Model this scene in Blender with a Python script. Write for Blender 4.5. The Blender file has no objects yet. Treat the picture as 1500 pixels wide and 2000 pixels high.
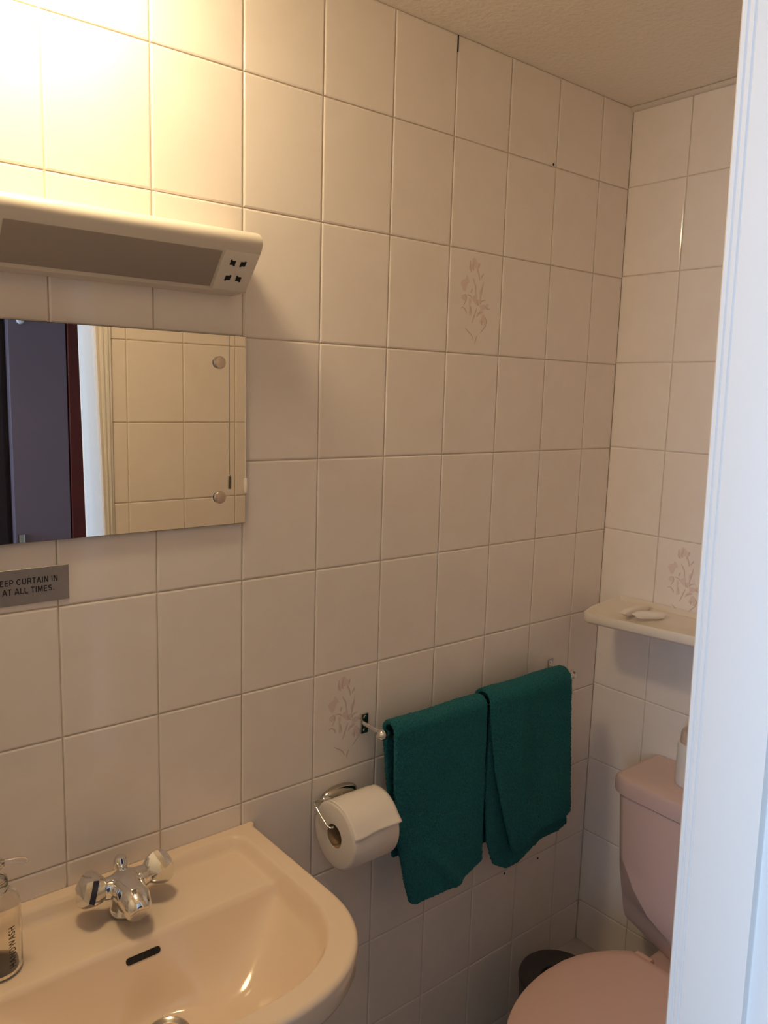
import bpy, bmesh, math, random
from mathutils import Vector, Matrix

random.seed(7)
SC = bpy.context.scene
COL = SC.collection
Z0 = 2.06                      # height of the first full tile joint above the floor
CEIL = Z0 + 0.178
DEPTH = 0.795                  # distance from the mirror wall to the door wall

# ------------------------------------------------------------------ camera
def camera():
    yaw, pitch, roll = 0.6895, -0.1489, 0.0290
    f = Vector((math.sin(yaw) * math.cos(pitch), math.cos(yaw) * math.cos(pitch), math.sin(pitch)))
    r = Vector((math.cos(yaw), -math.sin(yaw), 0))
    u = r.cross(f)
    r2 = r * math.cos(roll) + u * math.sin(roll)
    u2 = -r * math.sin(roll) + u * math.cos(roll)
    cd = bpy.data.cameras.new('camera')
    cd.sensor_fit = 'VERTICAL'
    cd.sensor_height = 24
    cd.sensor_width = 18
    cd.lens = 1570.25 / 2000 * 24
    cd.clip_start = 0.01
    o = bpy.data.objects.new('camera', cd)
    M = Matrix((r2, u2, -f)).transposed().to_4x4()
    M.translation = Vector((-1.6676, -1.1654, Z0 - 0.4792))
    o.matrix_world = M
    COL.objects.link(o)
    SC.camera = o
camera()

# ------------------------------------------------------------------ world, daylight, exposure
w = bpy.data.worlds.new('world')
SC.world = w
w.use_nodes = True
w.node_tree.nodes['Background'].inputs[0].default_value = (0.62, 0.76, 1.0, 1)
w.node_tree.nodes['Background'].inputs[1].default_value = 1.0

LAMP_POS = (-1.36, -0.18, CEIL - 0.022)
LAMP_COLOR = (1.0, 0.765, 0.45)
LAMP_STRENGTH = 47.0
DAY_COLOR = (0.50, 0.70, 1.0)
DAY_POWER = 56.0
ld = bpy.data.lights.new('window_daylight', 'AREA')
ld.shape = 'RECTANGLE'
ld.size, ld.size_y = 1.2, 0.80
ld.color = DAY_COLOR
ld.energy = DAY_POWER
lo = bpy.data.objects.new('window_daylight', ld)
lo.location = (-3.23, -1.46, 1.5)
lo.rotation_euler = (0, math.radians(-90), 0)
COL.objects.link(lo)

SC.view_settings.view_transform = 'Standard'
SC.view_settings.look = 'None'
SC.view_settings.gamma = 1
SC.view_settings.exposure = 0.06
SC.view_settings.use_curve_mapping = False
SC.cycles.max_bounces = 12
SC.cycles.diffuse_bounces = 7
SC.cycles.glossy_bounces = 6
SC.cycles.transmission_bounces = 14
SC.cycles.caustics_reflective = False
SC.cycles.caustics_refractive = False
SC.cycles.sample_clamp_indirect = 4
SC.cycles.use_denoising = True

# ------------------------------------------------------------------ materials
def srgb(r, g, b):
    f = lambda c: (c / 255 / 12.92) if c / 255 <= 0.04045 else ((c / 255 + 0.055) / 1.055) ** 2.4
    return (f(r), f(g), f(b))

def mat(name, col, rough=0.5, metal=0.0, noise=None, bump=None, coat=0.0, spec=0.5, sheen=0.0):
    """noise=(scale, colour2, contrast), bump=(scale, strength, distance)"""
    m = bpy.data.materials.new(name)
    m.use_nodes = True
    nt = m.node_tree
    b = nt.nodes['Principled BSDF']
    b.inputs['Base Color'].default_value = (*col, 1)
    b.inputs['Roughness'].default_value = rough
    b.inputs['Metallic'].default_value = metal
    b.inputs['Coat Weight'].default_value = coat
    b.inputs['Coat Roughness'].default_value = 0.05
    b.inputs['Specular IOR Level'].default_value = spec
    b.inputs['Sheen Weight'].default_value = sheen
    if noise or bump:
        geo = nt.nodes.new('ShaderNodeNewGeometry')
    if noise:
        n = nt.nodes.new('ShaderNodeTexNoise')
        n.inputs['Scale'].default_value = noise[0]
        n.inputs['Detail'].default_value = 4
        n.inputs['Distortion'].default_value = 0.8
        nt.links.new(geo.outputs['Position'], n.inputs['Vector'])
        rmp = nt.nodes.new('ShaderNodeValToRGB')
        rmp.color_ramp.elements[0].position = 0.5 - noise[2]
        rmp.color_ramp.elements[1].position = 0.5 + noise[2]
        rmp.color_ramp.elements[0].color = (*noise[1], 1)
        rmp.color_ramp.elements[1].color = (*col, 1)
        nt.links.new(n.outputs['Fac'], rmp.inputs['Fac'])
        nt.links.new(rmp.outputs['Color'], b.inputs['Base Color'])
    if bump:
        n2 = nt.nodes.new('ShaderNodeTexNoise')
        n2.inputs['Scale'].default_value = bump[0]
        n2.inputs['Detail'].default_value = 3
        nt.links.new(geo.outputs['Position'], n2.inputs['Vector'])
        bp = nt.nodes.new('ShaderNodeBump')
        bp.inputs['Strength'].default_value = bump[1]
        bp.inputs['Distance'].default_value = bump[2]
        nt.links.new(n2.outputs['Fac'], bp.inputs['Height'])
        nt.links.new(bp.outputs['Normal'], b.inputs['Normal'])
    return m

M = {}
M['tile'] = mat('glazed_tile', (0.84, 0.78, 0.735), 0.10, noise=(14, (0.81, 0.745, 0.695), 0.22), bump=(9, 0.035, 0.004))
M['grout'] = mat('grout', (0.74, 0.66, 0.55), 0.85, noise=(30, (0.60, 0.51, 0.40), 0.3))
M['petal'] = mat('petal_print', (0.745, 0.625, 0.585), 0.15)
M['stem'] = mat('stem_print', (0.63, 0.52, 0.475), 0.15)
M['ceiling'] = mat('ceiling_paint', (0.84, 0.78, 0.70), 0.9, bump=(80, 0.35, 0.008))
M['floor'] = mat('vinyl_floor', (0.30, 0.25, 0.21), 0.45, noise=(25, (0.24, 0.20, 0.17), 0.3))
M['gloss_white'] = mat('gloss_white_paint', (0.78, 0.76, 0.74), 0.28, bump=(60, 0.05, 0.002))
M['white_trim'] = mat('white_trim', (0.66, 0.60, 0.54), 0.45)
M['cream_plastic'] = mat('cream_plastic', (0.74, 0.68, 0.60), 0.25)
M['plate_plastic'] = mat('socket_plastic', (0.80, 0.74, 0.66), 0.35)
M['diffuser'] = mat('grey_diffuser', (0.36, 0.31, 0.27), 0.45)
M['black'] = mat('black_void', (0.006, 0.005, 0.005), 0.7)
M['mirror'] = mat('silvered_glass', (0.90, 0.88, 0.82), 0.0, metal=1.0)
M['mirror_edge'] = mat('mirror_edge', (0.10, 0.08, 0.06), 0.3)
M['chrome'] = mat('chrome', (0.80, 0.79, 0.77), 0.06, metal=1.0)
M['chrome_dark'] = mat('worn_chrome', (0.55, 0.52, 0.48), 0.16, metal=1.0)
M['cap'] = mat('satin_cap', (0.62, 0.55, 0.50), 0.22, metal=1.0)
M['steel'] = mat('brushed_plate', (0.44, 0.40, 0.37), 0.42, metal=0.75, noise=(40, (0.38, 0.34, 0.31), 0.3))
M['ink'] = mat('black_print', (0.012, 0.010, 0.012), 0.5)
M['basin'] = mat('pink_vitreous_china', (0.81, 0.655, 0.495), 0.10, noise=(3, (0.795, 0.635, 0.48), 0.3))
M['toilet'] = mat('pink_toilet_china', (0.66, 0.49, 0.46), 0.22)
M['seat'] = mat('pink_seat_plastic', (0.70, 0.475, 0.41), 0.42)
M['towel'] = mat('green_terry', (0.018, 0.255, 0.30), 0.95, noise=(380, (0.005, 0.095, 0.115), 0.20), bump=(600, 1.0, 0.006), spec=0.1, sheen=0.08)
M['paper'] = mat('tissue_paper', (0.80, 0.74, 0.68), 0.95, bump=(260, 0.25, 0.002), spec=0.1)
M['card'] = mat('core_card', (0.36, 0.24, 0.14), 0.9)
M['dark_plastic'] = mat('dark_grey_plastic', (0.028, 0.024, 0.026), 0.45)
M['shelf'] = mat('white_shelf_plastic', (0.74, 0.68, 0.61), 0.3)
M['sachet'] = mat('white_wrapper', (0.80, 0.74, 0.66), 0.45)
M['can_white'] = mat('white_canister', (0.74, 0.72, 0.71), 0.4)
M['can_cap'] = mat('beige_cap', (0.58, 0.47, 0.40), 0.4)
M['gold'] = mat('gold_nozzle', (0.45, 0.33, 0.12), 0.4)
M['wood_dark'] = mat('near_black_wood', (0.020, 0.010, 0.012), 0.35)
M['mahogany'] = mat('mahogany', (0.10, 0.014, 0.010), 0.35, noise=(6, (0.075, 0.010, 0.008), 0.3))
M['mauve'] = mat('grey_mauve_laminate', (0.16, 0.12, 0.15), 0.30)
M['bed_wall'] = mat('bedroom_wall', (0.80, 0.77, 0.72), 0.8)
M['shower_wall'] = mat('white_shower_panel', (0.86, 0.84, 0.80), 0.5)

def clear_plastic(name, tint, rough):
    m = bpy.data.materials.new(name)
    m.use_nodes = True
    b = m.node_tree.nodes['Principled BSDF']
    b.inputs['Base Color'].default_value = (*tint, 1)
    b.inputs['Roughness'].default_value = rough
    b.inputs['Transmission Weight'].default_value = 1.0
    b.inputs['IOR'].default_value = 1.42
    return m
M['clear'] = clear_plastic('clear_plastic', (0.97, 0.95, 0.92), 0.03)

def emission(name, col, s):
    m = bpy.data.materials.new(name)
    m.use_nodes = True
    b = m.node_tree.nodes['Principled BSDF']
    b.inputs['Base Color'].default_value = (0.8, 0.8, 0.8, 1)
    b.inputs['Emission Color'].default_value = (*col, 1)
    b.inputs['Emission Strength'].default_value = s
    return m
M['lamp'] = emission('opal_glass_lit', LAMP_COLOR, LAMP_STRENGTH)

# ------------------------------------------------------------------ helpers
ORG = {}

def props(o, label=None, cat=None, group=None, kind=None):
    if label: o['label'] = label
    if cat: o['category'] = cat
    if group: o['group'] = group
    if kind: o['kind'] = kind
    return o

def thing(name, label, cat, loc, group=None, kind=None):
    o = bpy.data.objects.new(name, None)
    o.empty_display_size = 0.05
    o.location = loc
    COL.objects.link(o)
    ORG[o.name] = Vector(loc)
    return props(o, label, cat, group, kind)

class MB:
    """collects world-space geometry for ONE mesh object"""
    def __init__(s): s.v = []; s.f = []; s.mi = []; s.cur = 0
    def add(s, vs, fs):
        n = len(s.v)
        s.v += [Vector(p) for p in vs]
        s.f += [tuple(i + n for i in q) for q in fs]
        s.mi += [s.cur] * len(fs)
        return s
    def box(s, lo, hi, bevel=0.0, seg=2, rot=None):
        bm = bmesh.new()
        bmesh.ops.create_cube(bm, size=1)
        lo, hi = Vector(lo), Vector(hi)
        d = hi - lo
        for v in bm.verts: v.co = Vector((v.co.x * d.x, v.co.y * d.y, v.co.z * d.z))
        if bevel > 0:
            bmesh.ops.bevel(bm, geom=bm.edges[:], offset=bevel, segments=seg, profile=0.5, affect='EDGES', clamp_overlap=True)
        c = (lo + hi) / 2
        R = rot if rot else Matrix.Identity(3)
        bm.verts.index_update()
        s.add([R @ v.co + c for v in bm.verts], [tuple(v.index for v in f.verts) for f in bm.faces])
        bm.free()
        return s
    def loft(s, rings, cap0=True, cap1=True, closed=True):
        n = len(rings[0]); vs = [p for r in rings for p in r]; fs = []
        for k in range(len(rings) - 1):
            for i in range(n if closed else n - 1):
                j = (i + 1) % n
                fs.append((k * n + i, k * n + j, (k + 1) * n + j, (k + 1) * n + i))
        if cap0: fs.append(tuple(range(n))[::-1])
        if cap1: fs.append(tuple((len(rings) - 1) * n + i for i in range(n)))
        return s.add(vs, fs)
    def lathe(s, prof, org, axis=(0, 0, 1), n=32, cap0=True, cap1=True, lobes=None):
        a = Vector(axis).normalized()
        t = Vector((1, 0, 0)) if abs(a.x) < 0.9 else Vector((0, 1, 0))
        e1 = a.cross(t).normalized(); e2 = a.cross(e1)
        org = Vector(org); rings = []
        for r, h in prof:
            ring = []
            for i in range(n):
                th = 2 * math.pi * i / n
                rr = r * (1 + (lobes(th, h) if lobes else 0))
                ring.append(org + a * h + (e1 * math.cos(th) + e2 * math.sin(th)) * rr)
            rings.append(ring)
        return s.loft(rings, cap0, cap1)
    def tube(s, pts, r, n=12, cap=True):
        pts = [Vector(p) for p in pts]
        rs = r if isinstance(r, (list, tuple)) else [r] * len(pts)
        prev = None; rings = []
        for k, p in enumerate(pts):
            d = (pts[min(k + 1, len(pts) - 1)] - pts[max(k - 1, 0)]).normalized()
            if prev is None:
                t = Vector((0, 0, 1)) if abs(d.z) < 0.9 else Vector((1, 0, 0))
                e1 = d.cross(t).normalized()
            else:
                e1 = (prev - d * prev.dot(d)).normalized()
            prev = e1; e2 = d.cross(e1)
            rings.append([p + (e1 * math.cos(2 * math.pi * i / n) + e2 * math.sin(2 * math.pi * i / n)) * rs[k] for i in range(n)])
        return s.loft(rings, cap, cap)
    def prism(s, poly, axis, a, b):
        """poly: 2-D points; axis 'x': (y,z), 'y': (x,z), 'z': (x,y)"""
        def P(q, t):
            return {'x': (t, q[0], q[1]), 'y': (q[0], t, q[1]), 'z': (q[0], q[1], t)}[axis]
        return s.loft([[P(q, a) for q in poly], [P(q, b) for q in poly]])
    def build(s, name, m, parent=None, smooth=True, loc=None, angle=40, mods=None):
        me = bpy.data.meshes.new(name)
        base = ORG[parent.name] if parent is not None else Vector(loc if loc else (0, 0, 0))
        me.from_pydata([tuple(p - base) for p in s.v], [], s.f)
        ms = m if isinstance(m, (list, tuple)) else [m]
        for x in ms: me.materials.append(x)
        if len(ms) > 1:
            for p, i in zip(me.polygons, s.mi): p.material_index = i
        bm = bmesh.new(); bm.from_mesh(me)
        bmesh.ops.recalc_face_normals(bm, faces=bm.faces)
        if smooth:
            ca = math.radians(angle)
            for f in bm.faces: f.smooth = True
            for e in bm.edges:
                if len(e.link_faces) == 2 and e.calc_face_angle(0) > ca: e.smooth = False
        bm.to_mesh(me); bm.free()
        o = bpy.data.objects.new(name, me)
        COL.objects.link(o)
        if parent is not None:
            o.parent = parent
            ORG[o.name] = base if parent.type == 'EMPTY' or parent.parent else ORG[parent.name]
        else:
            o.location = base
            ORG[o.name] = base
        return o

def catmull(pts, k=8):
    pts = [Vector(p) for p in pts]; out = []
    for i in range(len(pts) - 1):
        p0 = pts[max(i - 1, 0)]; p1 = pts[i]; p2 = pts[i + 1]; p3 = pts[min(i + 2, len(pts) - 1)]
        for j in range(k):
            t = j / k
            out.append(0.5 * ((2 * p1) + (-p0 + p2) * t + (2 * p0 - 5 * p1 + 4 * p2 - p3) * t * t + (-p0 + 3 * p1 - 3 * p2 + p3) * t ** 3))
    out.append(pts[-1]); return out

def interp(x, xs, ys):
    if x <= xs[0]: return ys[0]
    for i in range(len(xs) - 1):
        if x <= xs[i + 1]:
            t = (x - xs[i]) / (xs[i + 1] - xs[i]); return ys[i] + t * (ys[i + 1] - ys[i])
    return ys[-1]

def sstep(t):
    t = max(0.0, min(1.0, t)); return t * t * (3 - 2 * t)

def text_mesh(txt, size, bold=0.0):
    c = bpy.data.curves.new('txt', 'FONT')
    c.body = txt; c.size = size; c.offset = bold; c.resolution_u = 3; c.space_character = 1.2; c.fill_mode = 'FRONT'
    o = bpy.data.objects.new('txt', c); COL.objects.link(o)
    dg = bpy.context.evaluated_depsgraph_get()
    me = bpy.data.meshes.new_from_object(o.evaluated_get(dg))
    vs = [tuple(v.co) for v in me.vertices]; fs = [tuple(p.vertices) for p in me.polygons]
    bpy.data.objects.remove(o); bpy.data.curves.remove(c); bpy.data.meshes.remove(me)
    return vs, fs

# ------------------------------------------------------------------ the setting
XL, XW = -2.15, 0.0           # left end of the bathroom, far wall
YB, XBL, XBR = -3.3, -3.2, 0.5  # bedroom extents
YO = -0.93                    # bedroom side of the partition

def struct(o, label):
    return props(o, label, None, None, 'structure')

TT = 0.0028                    # tile thickness
wb = MB().box((XL - 0.1, TT, 0), (0.1, 0.12, CEIL)).build('wall_back', M['grout'], smooth=False)
struct(wb, 'tiled wall carrying the mirror, washbasin and towel rail')
wr = MB().box((TT, YO, 0), (0.12, TT, CEIL)).build('wall_right', M['grout'], smooth=False)
struct(wr, 'narrow tiled far wall behind the toilet')
DX0, DX1, DH = -1.67, -0.935, 1.98   # door opening incl. frame
wf = MB().box((DX1, YO, 0), (TT, -DEPTH - TT, CEIL)).box((XL - 0.1, YO, 0), (DX0 - 0.036, -DEPTH - TT, CEIL)) \
    .box((DX0 - 0.036, YO, DH + 0.036), (DX1, -DEPTH - TT, CEIL)).build('wall_front', M['grout'], smooth=False)
struct(wf, 'tiled door wall seen in the mirror')
wl = MB().box((XL - 0.1, YO, 0), (XL, TT, CEIL)).build('wall_left', M['shower_wall'], smooth=False)
struct(wl, 'pale wall at the shower end of the bathroom')
fl = MB().box((XBL - 0.1, YB - 0.1, -0.1), (XBR + 0.1, 0.12, 0)).build('floor', M['floor'], smooth=False)
struct(fl, 'dark vinyl floor')
ce = MB().box((XBL - 0.1, YB - 0.1, CEIL), (XBR + 0.1, 0.12, CEIL + 0.1)).build('ceiling', M['ceiling'], smooth=False)
struct(ce, 'textured ceiling in the warm lamp light')
bw = MB().box((XBL, YB - 0.1, 0), (XBR + 0.1, YB, CEIL)).build('wall_bedroom_back', M['bed_wall'], smooth=False)
struct(bw, 'bedroom wall behind the wardrobe')
bw = MB().box((XBR, YB, 0), (XBR + 0.1, YO, CEIL)).build('wall_bedroom_right', M['bed_wall'], smooth=False)
struct(bw, 'bedroom wall right of the bathroom door')
bw = MB().box((XBL - 0.1, YB, 0), (XBL, YO, 0.9)).box((XBL - 0.1, YB, 2.1), (XBL, YO, CEIL)) \
    .box((XBL - 0.1, YB, 0.9), (XBL, -1.88, 2.1)).box((XBL - 0.1, -1.04, 0.9), (XBL, YO, 2.1)).build('wall_bedroom_left', M['bed_wall'], smooth=False)
struct(bw, 'bedroom wall with the window')
bw = MB().box((XBL, YO - 0.0, 0), (XL - 0.1, YO + 0.1, CEIL)).build('wall_bedroom_front', M['bed_wall'], smooth=False)
struct(bw, 'bedroom wall left of the bathroom')

# --- tiles, each its own object, sharing mesh data between equal sizes
TILE_MESH = {}
GAP = 0.0018
def tile_mesh(wd, ht):
    key = (round(wd, 4), round(ht, 4))
    if key not in TILE_MESH:
        rings = []
        for ins, d in ((0, 0), (0, 0.0014), (0.0008, 0.0022), (0.0028, 0.0028)):
            a, b = wd / 2 - GAP / 2 - ins, ht / 2 - GAP / 2 - ins
            rings.append([(-a, -b, d), (a, -b, d), (a, b, d), (-a, b, d)])
        vs = [p for r in rings for p in r]; fs = []
        for k in range(3):
            for i in range(4):
                j = (i + 1) % 4
                fs.append((k * 4 + i, k * 4 + j, k * 4 + 4 + j, k * 4 + 4 + i))
        fs.append((12, 13, 14, 15))
        me = bpy.data.meshes.new('tile'); me.from_pydata(vs, [], fs); me.materials.append(M['tile'])
        TILE_MESH[key] = me
    return TILE_MESH[key]

def tile(wall, c, right, normal, wd, ht):
    """right x up = normal"""
    o = bpy.data.objects.new('tile', tile_mesh(wd, ht))
    R = Vector(right); N = Vector(normal); U = N.cross(R)
    Mx = Matrix((R, U, N)).transposed()
    # the hand-set tiles sit very slightly out of plane
    Mx = Mx @ Matrix.Rotation(random.uniform(-.0016, .0016), 3, 'X') @ Matrix.Rotation(random.uniform(-.0016, .0016), 3, 'Y')
    Mx = Mx.to_4x4(); Mx.translation = Vector(c)
    o.matrix_world = Mx
    COL.objects.link(o); o.parent = wall
    o.matrix_local = Mx
    return o

FL_LINES = [[(490,300),(488,400),(510,500)],[(545,600),(580,680),(600,740),(612,860)],[(620,430),(650,520),(668,625)],
 [(740,640),(722,760),(702,880),(685,980)],[(545,950),(510,910),(450,895)],[(350,1145),(390,1122),(440,1170),(455,1230)],[(630,960),(650,1030),(685,1062)],
 [(640,1100),(600,1240),(560,1380)],[(640,1260),(690,1190),(760,1155)],[(825,1390),(765,1470),(720,1540)],[(665,1590),(640,1660),(630,1740)],
 [(440,1475),(500,1530),(560,1590),(600,1680)],[(400,1085),(440,980),(425,900),(360,930)],[(735,490),(690,590)],[(780,1050),(840,1105),(885,1085)],[(740,1310),(742,1400)],
 [(655,320),(640,420)],[(560,290),(540,420),(560,470)],[(690,1040),(720,980),(790,950)],[(520,860),(540,780)],[(800,1250),(830,1330),(800,1400)],[(520,1080),(545,1220)]]
FL_PETALS = [(565,360,85,120,0.1),(500,430,35,90,-0.2),(630,400,30,100,0.2),(405,720,75,140,0.2),(450,640,40,80,-0.3),(400,960,50,60,0.5),(600,950,55,110,0),(650,1000,60,70,0.5),
 (760,1080,95,60,-0.3),(810,1060,50,70,0.8),(700,1180,70,40,-0.7),(760,1290,65,105,0.25),(800,1350,35,70,0.4),(510,1010,28,90,0.05),(700,830,30,110,0.1),(520,1180,30,110,-0.1)]
def flower(t, wd, ht):
    """printed spray of flowers on one tile: flat strokes a hair above the glaze"""
    mb = MB()
    P = lambda x, y, h: (((x - 130) / 960 - 0.5) * wd, (0.5 - (y - 130) / 1790) * ht, h)
    mb.cur = 0
    for n_, (x, y, a, b, r) in enumerate(FL_PETALS):
        k = 14
        ring = []
        for i in range(k):
            th = 2 * math.pi * i / k
            q = 1 + 0.22 * math.cos(3 * th + x)
            dx, dy = a * math.cos(th) * q * .8, b * math.sin(th) * q * .8
            ring.append(P(x + dx * math.cos(r) - dy * math.sin(r), y + dx * math.sin(r) + dy * math.cos(r), 0.00288 + n_ * 1e-6))
        mb.add(ring, [tuple(range(k))])
    mb.cur = 1
    for n_, ln in enumerate(FL_LINES):
        c = catmull([(x, y, 0) for x, y in ln], 5)
        L, R_ = [], []
        for i, p in enumerate(c):
            d = (c[min(i + 1, len(c) - 1)] - c[max(i - 1, 0)]).normalized()
            wv = 11 * math.sin(math.pi * (0.12 + 0.76 * i / (len(c) - 1)))
            L.append(P(p.x - d.y * wv, p.y + d.x * wv, 0.00292 + n_ * 1e-6)); R_.append(P(p.x + d.y * wv, p.y - d.x * wv, 0.00292 + n_ * 1e-6))
        k = len(c)
        mb.add(L + R_, [(i, i + 1, k + i + 1, k + i) for i in range(k - 1)])
    me = bpy.data.meshes.new('flower_print')
    me.from_pydata([tuple(v) for v in mb.v], [], mb.f)
    me.materials.append(M['petal']); me.materials.append(M['stem'])
    for p, i in zip(me.polygons, mb.mi): p.material_index = i
    o = bpy.data.objects.new('flower_print', me)
    COL.objects.link(o); o.parent = t
    o['label'] = 'faint pink flower spray printed on the tile'
    return o

def rows_from(off):
    """joint heights for a wall whose joints sit at off + 0.2 k, clipped to floor and ceiling"""
    z = [0.0]
    k = math.ceil((0.012 - off) / 0.2)
    while off + 0.2 * k < CEIL - 0.012:
        z.append(off + 0.2 * k); k += 1
    return z + [CEIL]

def lay(wall, cols, rows, place, right, normal, flowers=()):
    for i in range(len(cols) - 1):
        for j in range(len(rows) - 1):
            a, b = cols[i], cols[i + 1]; z0, z1 = rows[j], rows[j + 1]
            t = tile(wall, place((a + b) / 2, (z0 + z1) / 2), right, normal, abs(b - a), z1 - z0)
            for (fa, fz) in flowers:
                if min(a, b) < fa < max(a, b) and z0 < fz < z1: flower(t, abs(b - a), z1 - z0)

cols = sorted([-1.3107 + 0.15 * k for k in range(-6, 9)] + [0.0014])
lay(wb, cols, rows_from(0.06), lambda a, z: (a, TT, z), (1, 0, 0), (0, -1, 0),
    flowers=[(-1.3107 + .15 * 3.5, Z0 - 1.1), (-1.3107 + .15 * 5.5, Z0 - 0.3)])
cols = sorted([-0.148 - 0.15 * k for k in range(0, 5)] + [0.0012, -DEPTH - .0012], reverse=True)
lay(wr, cols, rows_from(0.064), lambda a, z: (TT, a, z), (0, -1, 0), (-1, 0, 0), flowers=[(-0.223, Z0 - 0.9)])
cols = sorted([-0.894 + 0.149 * k for k in range(0, 6)] + [DX1, 0.0012])
lay(wf, cols, rows_from(0.087), lambda a, z: (a, -DEPTH - TT, z), (-1, 0, 0), (0, 1, 0))

# drilled holes left in the tiles
for (x, z) in ((-0.271, Z0 + 0.004), (-0.303, Z0 - 1.606), (-0.181, Z0 - 1.612)):
    MB().lathe([(0.0026, 0.0), (0.0028, 0.0007), (0.0012, 0.0009)], (x, 0.0, z), (0, -1, 0), 10).build('screw_hole', M['black'], wb)

MB().box((-0.5615, -0.0004, Z0 + .148), (-0.5598, 0.004, Z0 + .177)).build('open_joint', M['black'], wb, smooth=False)
# pipe boxing at the foot of the far wall and a bead where that wall meets the ceiling
bx = MB().box((-0.085, -DEPTH, 0), (0, 0, Z0 - 1.905), 0.004).build('trim_1', M['white_trim'])
struct(bx, 'low white pipe boxing along the foot of the far wall')
bd = MB().prism([(-0.001, CEIL - 0.001), (-0.011, CEIL - 0.001), (-0.009, CEIL - 0.006), (-0.005, CEIL - 0.009), (-0.001, CEIL - 0.010)], 'y', -DEPTH, 0).build('trim_2', M['white_trim'])
struct(bd, 'thin bead between the far wall and the ceiling')

# door frame: ribbed inner edge, flat lining, stop and outer casing
fr = thing('door_1', None, None, (-1.32, -0.86, 0), kind='structure')
fr['label'] = 'white gloss door frame with ribbed inner edge'
prof = [(-.935, -.800), (-.935, -.787), (-.9405, -.787), (-.942, -.7835), (-.946, -.7835), (-.9475, -.787), (-.951, -.787), (-.9525, -.7835),
        (-.9565, -.7835), (-.958, -.787), (-.961, -.787), (-.963, -.784), (-.968, -.783), (-.971, -.7855), (-.971, -.7895), (-.9695, -.791), (-.971, -.7925),
        (-.971, -.796), (-.9695, -.7975), (-.971, -.799), (-.971, -.8605), (-.959, -.8615), (-.959, -.925), (-.955, -.946), (-.945, -.950), (-.880, -.944), (-.880, -.9305), (-.935, -.9305)]
def lean(m_, sg=1):
    # the old frame leans a little: its free edge runs out of plumb, the wall side stays put
    for v in m_.v:
        q = max(0.0, min(1.0, (-.936 - v.x) / .030))
        v.x += -0.026 * (v.z - (Z0 - .52)) * q
    return m_
lean(MB().prism(prof, 'z', 0, DH + 0.04)).build('jamb', M['gloss_white'], fr, smooth=False)
mir = [(DX0 + (-.971 - x), y) for x, y in prof]
MB().prism(mir, 'z', 0, DH + 0.04).build('jamb', M['gloss_white'], fr, smooth=False)
hp = [(y, DH + (x + .971)) for x, y in prof]
MB().prism(hp, 'x', DX0, -.971).build('head', M['gloss_white'], fr, smooth=False)

# window the daylight comes through
wn = thing('window_1', None, None, (XBL - 0.05, -1.46, 0.9), kind='structure')
wn['label'] = 'bedroom window'
fw = MB()
for y0, y1, z0, z1 in ((-1.88, -1.85, .9, 2.1), (-1.07, -1.04, .9, 2.1), (-1.85, -1.07, .9, .93), (-1.85, -1.07, 2.07, 2.1)):
    fw.box((XBL - 0.02, y0, z0), (XBL + 0.02, y1, z1))
fw.build('window_frame', M['gloss_white'], wn, smooth=False)

# ------------------------------------------------------------------ ceiling lamp
lp = thing('ceiling_lamp', 'lit opal dome lamp on the ceiling above the mirror', 'lamp', (LAMP_POS[0], LAMP_POS[1], CEIL))
MB().lathe([(0.050, 0), (0.118, 0), (0.120, -0.004), (0.120, -0.018), (0.116, -0.022), (0.050, -0.022)], (LAMP_POS[0], LAMP_POS[1], CEIL), (0, 0, 1), 40).build('lamp_base', M['cream_plastic'], lp)
gl = [(0.108 * math.cos(math.pi / 2 * k / 8), -0.058 * math.sin(math.pi / 2 * k / 8)) for k in range(0, 8)] + [(0.004, -0.058)]
MB().lathe(gl, LAMP_POS, (0, 0, 1), 28).build('dome', M['lamp'], lp)

# ------------------------------------------------------------------ shaver light above the mirror
def zz(z): return Z0 + z
SX0, SX1 = -1.452, -1.0265
sh = thing('shaver_light', 'long cream shaver light with sloping grey diffuser and socket above the mirror', 'light', (-1.24, 0, zz(-.335)))
arc = [(-.0755 + .0145 * math.cos(a), -.2665 + .0145 * math.sin(a)) for a in [math.radians(90 + 12 * k) for k in range(0, 12)]]
pr = [(-.0005, -.252), (-.06, -.252)] + arc + [(-.0845, -.2795), (-.037, -.3335), (-.034, -.336), (-.0005, -.338)]
mb = MB()
rings = []
cy, cz = -.045, -.292
for x, s in ((SX0, .93), (SX0 + .0015, .975), (SX0 + .005, 1), (SX1 - .005, 1), (SX1 - .0015, .975), (SX1, .93)):
    rings.append([(x, min(-.0005, cy + (y - cy) * s) if y < -.002 else y, zz(cz + (z - cz) * s)) for y, z in pr])
mb.loft(rings)
mb.build('body', M['cream_plastic'], sh, angle=30)
lipP = Vector((0, -.0365, zz(-.334))); tv = Vector((0, -.0480, .0545)).normalized(); nv = Vector((0, -.0545, -.0480)).normalized()
def slope(x0, x1, t0, t1, h, mname, nm, bev=.0012):
    R = Matrix((Vector((1, 0, 0)), tv, nv)).transposed()
    c = lipP + tv * ((t0 + t1) / 2) + nv * (h / 2 - .0005)
    m_ = MB().box((-(x1 - x0) / 2, -(t1 - t0) / 2, -h / 2 - .0005), ((x1 - x0) / 2, (t1 - t0) / 2, h / 2 + .0005), bev, 2)
    m_.v = [R @ v + c + Vector(((x0 + x1) / 2, 0, 0)) for v in m_.v]
    return m_.build(nm, M[mname], sh)
slope(-1.386, -1.089, .004, .066, .0012, 'diffuser', 'diffuser')
pl = slope(-1.0855, -1.0285, .0015, .068, .0022, 'plate_plastic', 'socket_plate')
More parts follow.
